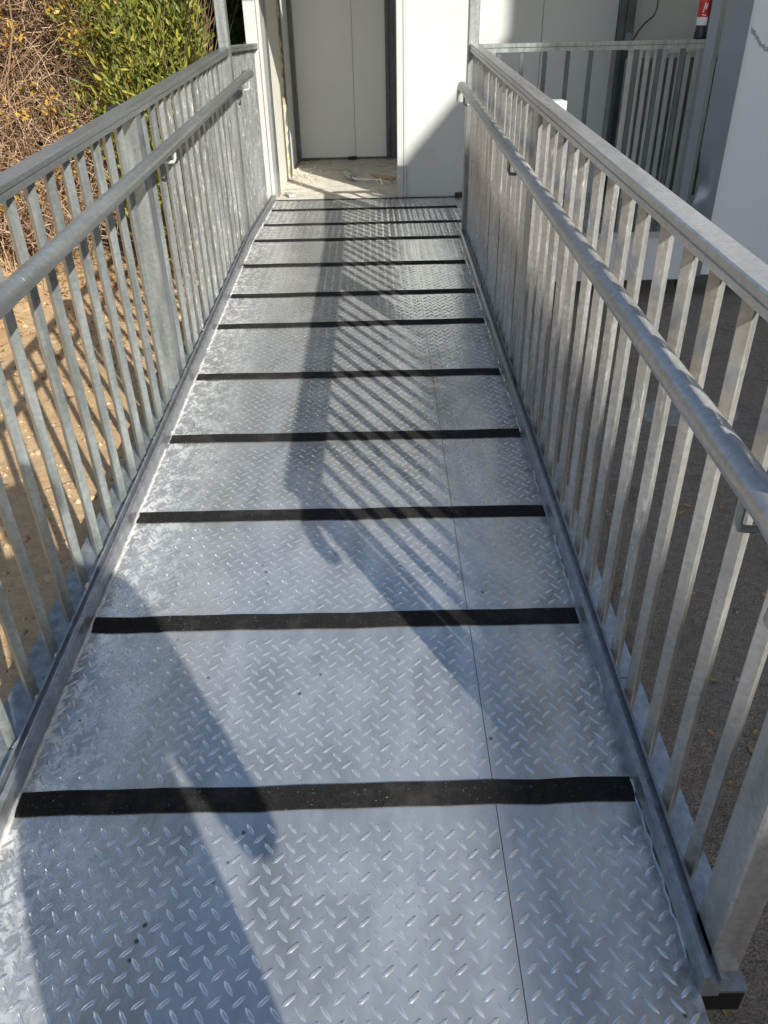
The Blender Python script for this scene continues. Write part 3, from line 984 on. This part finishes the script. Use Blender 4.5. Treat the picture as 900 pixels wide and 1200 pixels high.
scrap('wood_offcut', 'pale flat offcut lying behind the paint roller', 'offcut', 0.06, 7.42, 0.26, 0.05, 0.02, -0.75, M['wood'])
scrap('board_scrap', 'white scrap of board on the sunlit concrete beside the left jamb', 'scrap', -0.70, 6.62, 0.16, 0.05, 0.02, 1.9, M['frame_white'])
scrap('wood_strip', 'thin pale strip lying in front of the inner grey panels', 'strip', -0.37, 7.95, 0.16, 0.018, 0.008, 0.05, M['wood'])
mb = MB()
for k in range(60):
    x, y = random.choice([(-0.72, 7.9), (-0.6, 8.5), (0.1, 7.1), (-0.68, 7.3)])
    s_ = random.uniform(0.003, 0.013)
    x, y = min(0.17, max(-0.75, x + random.gauss(0, .1))), y + random.gauss(0, .18)
    mb.post(x, y, Z_L - 0.004, Z_L + s_ * 1.3, s_ * random.uniform(.6, 1.2), s_ * random.uniform(.6, 1.2), random.uniform(0, 3), s_ * .3, random.uniform(-.4, .4))
o = mb.build('rubble', M['foam'])
tag(o, 'crumbs of foam and mortar on the doorway floor', 'rubble', kind='stuff')
o = scrap('track_clip', 'dark clip on the floor track under the panel joint', 'clip', -0.24, YI - 0.05, 0.09, 0.05, 0.03, 0.1, M['black'])

# concrete patch in the asphalt
mb = MB()
n = 26
ring = [(1.44 + (0.24 + random.uniform(-.012, .012)) * math.cos(2 * math.pi * i / n), 3.30 + (0.15 + random.uniform(-.012, .012)) * math.sin(2 * math.pi * i / n)) for i in range(n)]
vv = [(x, y, 0.0) for x, y in ring] + [(1.44 + (x - 1.44) * .97, 3.30 + (y - 3.30) * .97, 0.009) for x, y in ring]
ff = [(i, (i + 1) % n, n + (i + 1) % n, n + i) for i in range(n)] + [tuple(n + i for i in range(n))]
o = MB().add(vv, ff).build('manhole_cover', M['rough_grey'])
tag(o, 'round grey cover set in the asphalt beyond the railing', 'cover')

# fallen leaves on the asphalt
def leaf_mesh(l, w):
    v = [(-l, 0, 0.002), (-l * .3, w, 0.007), (l * .4, w * .8, 0.006), (l, 0, 0.010), (l * .4, -w * .8, 0.008), (-l * .3, -w, 0.005), (0, 0, 0.002)]
    f = [(0, 6, 1), (1, 6, 2), (2, 6, 3), (3, 6, 4), (4, 6, 5), (5, 6, 0)]
    me = mesh('fallen_leaf', v, f)
    return me
M['leaf_fall'] = plain('yellow_fallen_leaf', (0.42, 0.27, 0.11), 0.7, var=0.3, scale=25)
lm = [leaf_mesh(0.017, 0.007), leaf_mesh(0.013, 0.007), leaf_mesh(0.020, 0.007)]
for me in lm: me.materials.append(M['leaf_fall'])
def pix_ground(px, py, z=0.0):
    d = RW @ nrm([px - CX, py - CY, FPX])
    t = (z - ZC) / d[2]
    return (d[0] * t, d[1] * t, z)
for px, py in ((857, 920), (833, 861), (885, 860), (880, 883), (790, 597), (800, 602), (812, 607), (845, 596), (896, 700), (776, 590), (848, 1180), (850, 628), (805, 594), (690, 560), (838, 800)):
    x, y, z = pix_ground(px, py)
    o = bpy.data.objects.new('fallen_leaf', random.choice(lm))
    o.location = (x, y, 0.001)
    o.rotation_euler = (random.gauss(0, .15), random.gauss(0, .15), random.uniform(0, 6.28))
    col.objects.link(o)
    tag(o, 'small yellow fallen leaf on the dark asphalt', 'leaf', 'fallen leaves on the asphalt')

# ------------------------------------------------------------------ plants
def twigs(name, parent, starts, dirs, lens, rad, mat, wob=0.35, nseg=5, droop=0.0, tint=None):
    N = len(starts)
    d = dirs / np.linalg.norm(dirs, axis=1, keepdims=True)
    P = [starts]
    for k in range(nseg - 1):
        d = d + rng.normal(0, wob, (N, 3)) * (0.6 if k else 0.2)
        d[:, 2] -= droop
        d /= np.linalg.norm(d, axis=1, keepdims=True)
        P.append(P[-1] + d * (lens / (nseg - 1))[:, None])
    P = np.stack(P, 1)
    T = np.gradient(P, axis=1)
    T /= np.linalg.norm(T, axis=2, keepdims=True)
    ref = np.where(np.abs(T[..., 2:3]) < 0.9, np.array([0, 0, 1.0]), np.array([1.0, 0, 0]))
    A = np.cross(T, ref); A /= np.linalg.norm(A, axis=2, keepdims=True)
    B = np.cross(A, T)
    taper = np.linspace(1, 0.45, nseg)[None, :, None]
    rings = [P + (A * math.cos(t) + B * math.sin(t)) * rad[:, None, None] * taper for t in (0, 2.094, 4.189)]
    V_ = np.stack(rings, 2).reshape(-1, 3)
    base = np.arange(N)[:, None, None, None] * nseg * 3
    kk = np.arange(nseg - 1)[None, :, None, None] * 3
    q = np.array([[0, 1, 4, 3], [1, 2, 5, 4], [2, 0, 3, 5]])[None, None]
    Fq = (base + kk + q).reshape(-1, 4)
    tt = np.repeat(rng.uniform(0, 1, N) if tint is None else tint, nseg * 3)
    o = big_mesh(name, V_, Fq, mat, parent, tint=tt)
    o['kind'] = 'stuff'
    return P

def leaves(name, parent, pos, direction, ln, wd, mat, tint, fold=0.35):
    N = len(pos)
    d = direction / np.linalg.norm(direction, axis=1, keepdims=True)
    r = rng.normal(0, 1, (N, 3))
    s_ = np.cross(d, r); s_ /= np.linalg.norm(s_, axis=1, keepdims=True)
    up = np.cross(s_, d)
    L_, W_ = ln[:, None], wd[:, None]
    b0 = pos
    l1 = pos + d * L_ * .35 + s_ * W_ + up * W_ * fold
    r1 = pos + d * L_ * .35 - s_ * W_ + up * W_ * fold
    m1 = pos + d * L_ * .5
    l2 = pos + d * L_ * .72 + s_ * W_ * .75 + up * W_ * fold * .4
    r2 = pos + d * L_ * .72 - s_ * W_ * .75 + up * W_ * fold * .4
    tp = pos + d * L_ - up * L_ * .08
    V_ = np.stack([b0, l1, l2, tp, r2, r1, m1], 1).reshape(-1, 3)
    q = np.array([[0, 6, 1], [1, 6, 2], [2, 6, 3], [3, 6, 4], [4, 6, 5], [5, 6, 0]])
    Fq = (np.arange(N)[:, None, None] * 7 + q[None]).reshape(-1, 3)
    o = big_mesh(name, V_, Fq, mat, parent, tint=np.repeat(tint, 7))
    o['kind'] = 'stuff'
    return o

def unit(n):
    u = rng.normal(0, 1, (n, 3))
    return u / np.linalg.norm(u, axis=1, keepdims=True)

# dry brown climber: tangled twigs, a few yellow leaves left
vine = thing('dry_shrub', 'dry brown tangle of twigs with a few yellow leaves', 'shrub', (-2.9, 6.2, 0.2))
org = np.array([-2.9, 6.2, 0.2])
N = 420      # long stems out of the ground
st = np.stack([rng.uniform(-5.2, -2.5, N), rng.uniform(5.55, 7.0, N), np.zeros(N) + 0.05], 1)
st[:, 2] = soil_z(st[:, 0], st[:, 1]) - 0.03
dr = np.stack([rng.normal(0.05, .35, N), rng.normal(-.10, .3, N), np.ones(N)], 1)
twigs('stems', vine, st - org, dr, rng.uniform(1.2, 2.9, N), rng.uniform(0.004, 0.011, N), M['twig'], 0.16, 7)
N = 15000
u = rng.uniform(0, 1, N)
pos = np.stack([-1.85 - 3.2 * rng.beta(1.0, 1.25, N), 5.45 + rng.beta(1.1, 2.2, N) * 1.7, 0.30 + 2.4 * rng.beta(1.1, 1.0, N)], 1)
pos[:, 1] += 0.35 * np.clip((pos[:, 0] + 2.6), 0, 1.2) + 0.18 * np.sin(pos[:, 0] * 4.1 + pos[:, 2] * 3) - 0.10 * np.clip(pos[:, 2] - 1, 0, 1)
dr = unit(N) * np.array([1.0, 0.8, 0.9]) + np.array([0, 0, 0.15])
twigs('twigs', vine, pos - org, dr, rng.uniform(0.12, 0.5, N), rng.uniform(0.0014, 0.0046, N), M['twig'], 0.5, 5, 0.05)
cl = np.stack([rng.uniform(-3.6, -1.75, 120), rng.uniform(5.35, 5.9, 120), rng.uniform(0.6, 2.3, 120)], 1)
cl[:, 1] += 0.35 * np.clip((cl[:, 0] + 2.6), 0, 1.2)
pos = (cl[:, None, :] + rng.normal(0, 0.05, (120, 20, 3))).reshape(-1, 3)
n_ = len(pos)
leaves('dry_leaves', vine, pos - org, unit(n_), rng.uniform(0.02, 0.055, n_), rng.uniform(0.007, 0.016, n_), M['leaf_yellow'], rng.uniform(0, 1, n_))

# green shrub with narrow leaves
def leafy_shrub(name, label, cx, cy, rx, ry, z0, z1, nst, per, mat, lsz, tint_fun, xmax=-1.0):
    t = thing(name, label, 'shrub', (cx, cy, 0.05))
    o3 = np.array([cx, cy, 0.05])
    a = rng.uniform(0, 2 * math.pi, nst); r = np.sqrt(rng.uniform(0, 1, nst))
    st = np.stack([cx + rx * .55 * r * np.cos(a), cy + ry * .55 * r * np.sin(a), np.full(nst, 0.03)], 1)
    tip = np.stack([cx + rx * r * np.cos(a) * 1.05, cy + ry * r * np.sin(a) * 1.05, z0 + (z1 - z0) * rng.beta(1.4, 1.1, nst)], 1)
    dd = tip - st
    P = twigs('stems', t, st - o3, dd, np.linalg.norm(dd, axis=1), rng.uniform(0.002, 0.0045, nst), M['twig'], 0.17, 6, tint=rng.uniform(0, .25, nst))
    k = rng.integers(0, nst, nst * per)
    tt = rng.beta(2.2, 1.0, nst * per) * 4.999
    i0 = np.minimum(tt.astype(int), 4)
    fr = (tt - i0)[:, None]
    base = P[k, i0] * (1 - fr) + P[k, i0 + 1] * fr
    off = unit(len(base))
    pos = base + off * (0.16 * rng.uniform(0, 1, len(base)) ** 0.7)[:, None]
    dirv = off + np.array([0, 0, 0.55]) + 0.5 * (P[k, i0 + 1] - P[k, i0]) / np.linalg.norm(P[k, i0 + 1] - P[k, i0], axis=1, keepdims=True)
    kp = (pos[:, 0] + cx) < xmax
    pos, dirv = pos[kp], dirv[kp]
    n_ = len(pos)
    leaves('leaves', t, pos, dirv, rng.uniform(.7, 1.25, n_) * lsz, rng.uniform(.8, 1.2, n_) * lsz * .115, mat, tint_fun(n_))
    return t
leafy_shrub('green_shrub', 'bright green shrub with narrow pointed leaves behind the railing', -1.44, 5.98, 0.33, 0.40, 0.55, 2.75, 170, 135, M['leaf_green'], 0.066, lambda n: rng.beta(1.2, 1.9, n), -1.14)
leafy_shrub('dark_shrub', 'dark green shrub in the shade beside the canopy post', -1.80, 7.9, 0.5, 0.6, 0.3, 2.9, 200, 44, M['leaf_dark'], 0.11, lambda n: rng.uniform(0, 1, n))
leafy_shrub('dark_shrub', 'dark evergreen shrub behind the dry tangle of twigs', -3.6, 8.1, 2.2, 0.6, 0.3, 3.2, 420, 44, M['leaf_dark'], 0.12, lambda n: rng.uniform(0, 1, n))

leafy_shrub('dark_shrub', 'tall dark hedge behind the cabin corner', -1.9, 10.4, 1.8, 0.5, 0.2, 3.8, 420, 60, M['leaf_dark'], 0.16, lambda n: rng.uniform(0, 1, n), 0.4)
# leaf litter and bits of twig on the soil
N = 1500
x = -1.25 - rng.gamma(1.8, 0.55, N)
y = 6.4 - rng.gamma(1.4, 0.75, N)
ok = (x > -5) & (y > -0.5)
x, y = x[ok], y[ok]
pos = np.stack([x, y, soil_z(x, y) + 0.006], 1)
n_ = len(pos)
dv = unit(n_) * np.array([1, 1, 0.18])
o = leaves('leaf_litter', None, pos, dv, rng.uniform(0.02, 0.06, n_), rng.uniform(0.005, 0.013, n_), M['leaf_litter'], rng.uniform(0, 1, n_))
tag(o, 'brown fallen leaves scattered on the sandy soil', 'leaf litter', kind='stuff')
N = 420
x = -1.2 - rng.gamma(1.6, 0.6, N); y = 6.3 - rng.gamma(1.3, 0.8, N)
pos = np.stack([x, y, soil_z(x, y) + 0.008], 1)
twigs('fallen_twigs', None, pos, unit(N) * np.array([1, 1, 0.06]), rng.uniform(0.06, 0.35, N), rng.uniform(0.0012, 0.0035, N), M['twig'], 0.18, 4)
tag(bpy.data.objects['fallen_twigs'], 'thin dry twigs lying on the sandy soil', 'twigs', kind='stuff')

def pebbles(name, label, X, Y, Z, size, mat):
    n = len(X)
    b8 = np.array([(1, 0, 0), (.5, .85, .1), (-.6, .7, 0), (-1, -.1, .1), (-.4, -.9, 0), (.6, -.75, .1), (.1, .05, .75), (0, 0, -.6)])
    fc = np.array([(i, (i + 1) % 6, 6) for i in range(6)] + [((i + 1) % 6, i, 7) for i in range(6)])
    rot = rng.uniform(0, 6.28, n)
    c, s_ = np.cos(rot), np.sin(rot)
    bb = b8[None] * size[:, None, None] * rng.uniform(.7, 1.3, (n, 1, 3))
    V_ = np.stack([X[:, None] + bb[..., 0] * c[:, None] - bb[..., 1] * s_[:, None], Y[:, None] + bb[..., 0] * s_[:, None] + bb[..., 1] * c[:, None], Z[:, None] + bb[..., 2]], 2).reshape(-1, 3)
    o = big_mesh(name, V_, (fc[None] + (np.arange(n) * 8)[:, None, None]).reshape(-1, 3), mat)
    tag(o, label, 'stones', kind='stuff')
    return o
N = 2600
x = -0.95 - rng.gamma(1.5, 0.5, N); y = rng.uniform(-0.2, 6.2, N)
pebbles('soil_clods', 'small clods and stones on the sandy soil', x, y, soil_z(x, y), rng.gamma(1.6, 0.0035, N) + 0.002, M['clod'])
N = 900
x = 0.66 + rng.gamma(1.2, 0.4, N); y = rng.uniform(0.3, 5.0, N)
pebbles('grit', 'loose grit on the asphalt beside the ramp', x, y, np.zeros(N) + 0.001, rng.gamma(1.5, 0.0018, N) + 0.0012, M['grit_stone'])

# ------------------------------------------------------------------ buildings off to the right whose shade reaches the ramp
def block(name, label, foot, h, rows, wz):
    t = thing(name, label, 'building', (foot[0][0], foot[0][1], 0))
    o3 = (foot[0][0], foot[0][1], 0)
    n = len(foot)
    v = [(x - o3[0], y - o3[1], z) for z in (0, h) for x, y in foot]
    MB().add(v, [(i, (i + 1) % n, n + (i + 1) % n, n + i) for i in range(n)] + [tuple(reversed(range(n))), tuple(range(n, 2 * n))]).build('wall', M['render'], t)
    # windows along the face between the first two corners
    (ax, ay), (bx, by) = foot[0], foot[1]
    d = nrm([bx - ax, by - ay, 0]); nv = np.array([-d[1], d[0], 0])
    if nv[0] > 0: nv = -nv
    ln = math.hypot(bx - ax, by - ay)
    for r in range(rows):
        for k in range(int(ln // 2.6)):
            c = np.array([0, 0, 0]) + d * (1.5 + 2.6 * k) + nv * 0.02 + np.array([0, 0, wz + 3.0 * r])
            mb = MB()
            vv = []
            for s_ in (-.02, .02):
                for (a, z) in ((-.6, -.6), (.6, -.6), (.6, .6), (-.6, .6)):
                    vv.append(tuple(c + d * a + nv * s_ + np.array([0, 0, z])))
            mb.add(vv, [(0, 3, 2, 1), (4, 5, 6, 7), (0, 1, 5, 4), (1, 2, 6, 5), (2, 3, 7, 6), (3, 0, 4, 7)])
            mb.build('window', M['glass'], t)
    return t
block('building', 'low pale rendered building whose shade covers the asphalt', [(6.06, -3.8), (7.0, -16.0), (16.0, -16.0), (16.0, -2.56), (6.06, -2.56)], 7.0, 2, 1.8)
block('building', 'tall pale rendered building beside the dented cabin', [(6.06, 4.6), (6.06, -2.55), (16.0, -2.55), (16.0, 4.6)], 14.0, 4, 1.8)

# ------------------------------------------------------------------ the person taking the photograph (only the shadow shows)
def skin_body():
    J = {}
    E = []
    def add(k, p, r, par=None):
        J[k] = (len(J), Vector(p), r)
        if par: E.append((J[par][0], J[k][0]))
    zf = zr(-0.35)
    add('pelvis', (.31, -.36, zf + .98), (.175, .12))
    add('waist', (.31, -.36, zf + 1.12), (.165, .11), 'pelvis')
    add('chest', (.33, -.35, zf + 1.32), (.165, .115), 'waist')
    add('collar', (.325, -.33, zf + 1.47), (.10, .075), 'chest')
    add('neck', (.315, -.30, zf + 1.54), (.052, .052), 'collar')
    add('head', (.295, -.27, zf + 1.64), (.080, .092), 'neck')
    add('crown', (.285, -.26, zf + 1.73), (.062, .072), 'head')
    for s_, sh, el, wr, hd in (('r', (.50, -.31, zf + 1.42), (.585, -.34, zf + .905), (.20, -.10, zf + 1.36), (.105, -.045, zf + 1.42)),
                               ('l', (.15, -.31, zf + 1.44), (-.02, -.33, zf + 1.12), (-.10, -.12, zf + 1.36), (-.085, -.05, zf + 1.42))):
        add(s_ + 'sh', sh, (.066, .066), 'collar')
        add(s_ + 'el', el, (.044, .044), s_ + 'sh')
        add(s_ + 'wr', wr, (.028, .028), s_ + 'el')
        add(s_ + 'palm', hd, (.030, .020), s_ + 'wr')
        sx = -1 if s_ == 'r' else 1
        for k, (dz, l) in enumerate(((.030, .055), (.010, .062), (-.010, .058), (-.030, .045))):
            b0 = Vector(hd) + Vector((sx * .018, .012, dz))
            add('%sf%da' % (s_, k), b0 + Vector((sx * .012, .010, 0)), (.009, .009), s_ + 'palm')
            add('%sf%db' % (s_, k), b0 + Vector((sx * (.012 + l * .4), .012, 0)), (.008, .008), '%sf%da' % (s_, k))
        add(s_ + 'th', Vector(hd) + Vector((sx * .012, -.02, .03)), (.010, .010), s_ + 'palm')
        add(s_ + 'th2', Vector(hd) + Vector((sx * .034, -.018, .036)), (.009, .009), s_ + 'th')
    for s_, x in (('r', .37), ('l', .19)):
        add(s_ + 'hip', (x, -.36, zf + .88), (.11, .11), 'pelvis')
        add(s_ + 'kn', (x + .01 * (1 if s_ == 'r' else -1), -.34, zf + .50), (.085, .075), s_ + 'hip')
        add(s_ + 'an', (x + .015 * (1 if s_ == 'r' else -1), -.38, zf + .09), (.042, .048), s_ + 'kn')
        add(s_ + 'toe', (x + .03 * (1 if s_ == 'r' else -1), -.20, zf + .040), (.042, .034), s_ + 'an')
    me = bpy.data.meshes.new('person')
    me.from_pydata([tuple(p) for _, p, _ in J.values()], E, [])
    o = bpy.data.objects.new('person', me)
    col.objects.link(o)
    md = o.modifiers.new('skin', 'SKIN')
    for i, (_, p, r) in enumerate(J.values()):
        me.skin_vertices[0].data[i].radius = r
        me.skin_vertices[0].data[i].use_root = (i == 0)
    sd = o.modifiers.new('sub', 'SUBSURF'); sd.levels = 2; sd.render_levels = 2
    dg = bpy.context.evaluated_depsgraph_get()
    m2 = bpy.data.meshes.new_from_object(o.evaluated_get(dg))
    o.modifiers.clear()
    o.data = m2
    for mm in (M['cloth_top'], M['cloth_leg'], M['skin']): m2.materials.append(mm)
    for p in m2.polygons:
        c = p.center
        zz = c.z - zf
        p.material_index = 1 if zz < 1.0 and abs(c.x - .33) < .24 else (2 if (zz > 1.5 or c.y > -.13) else 0)
        p.use_smooth = True
    return o, zf
try:
    person, zf = skin_body()
except Exception as ex:
    print('skin failed', ex)
    person = None
if person is not None:
    person.location = (-0.055, -0.08, 0)
    tag(person, 'person in dark clothes holding up a phone, shadow falling across the plates', 'person')
    mb = MB()
    v, f = [], []
    n, kz = 16, 6
    for k in range(kz + 1):
        ph = math.pi / 2 * k / kz
        for i in range(n):
            t = 2 * math.pi * i / n
            v.append((.288 + .098 * math.cos(ph) * math.cos(t), -.275 + .112 * math.cos(ph) * math.sin(t), zf + 1.665 + .125 * math.sin(ph)))
    for k in range(kz):
        for i in range(n):
            j = (i + 1) % n
            f.append((k * n + i, k * n + j, k * n + n + j, k * n + n + i))
    f.append(tuple(reversed(range(n))))
    MB().add(v, f).build('hair', M['hair'], person, smooth=True)
    ph = thing('phone', 'black phone held up in both hands', 'phone', (0.0, -0.02, ZC))
    q = MB().box(-.075, .075, -.022, -.014, -.038, .038).build('case', M['black'], ph)
    q2 = MB().box(-.070, .070, -.0235, -.0222, -.035, .035).build('screen', M['glass'], ph)
    ph.rotation_euler = (math.radians(-32), 0, 0)
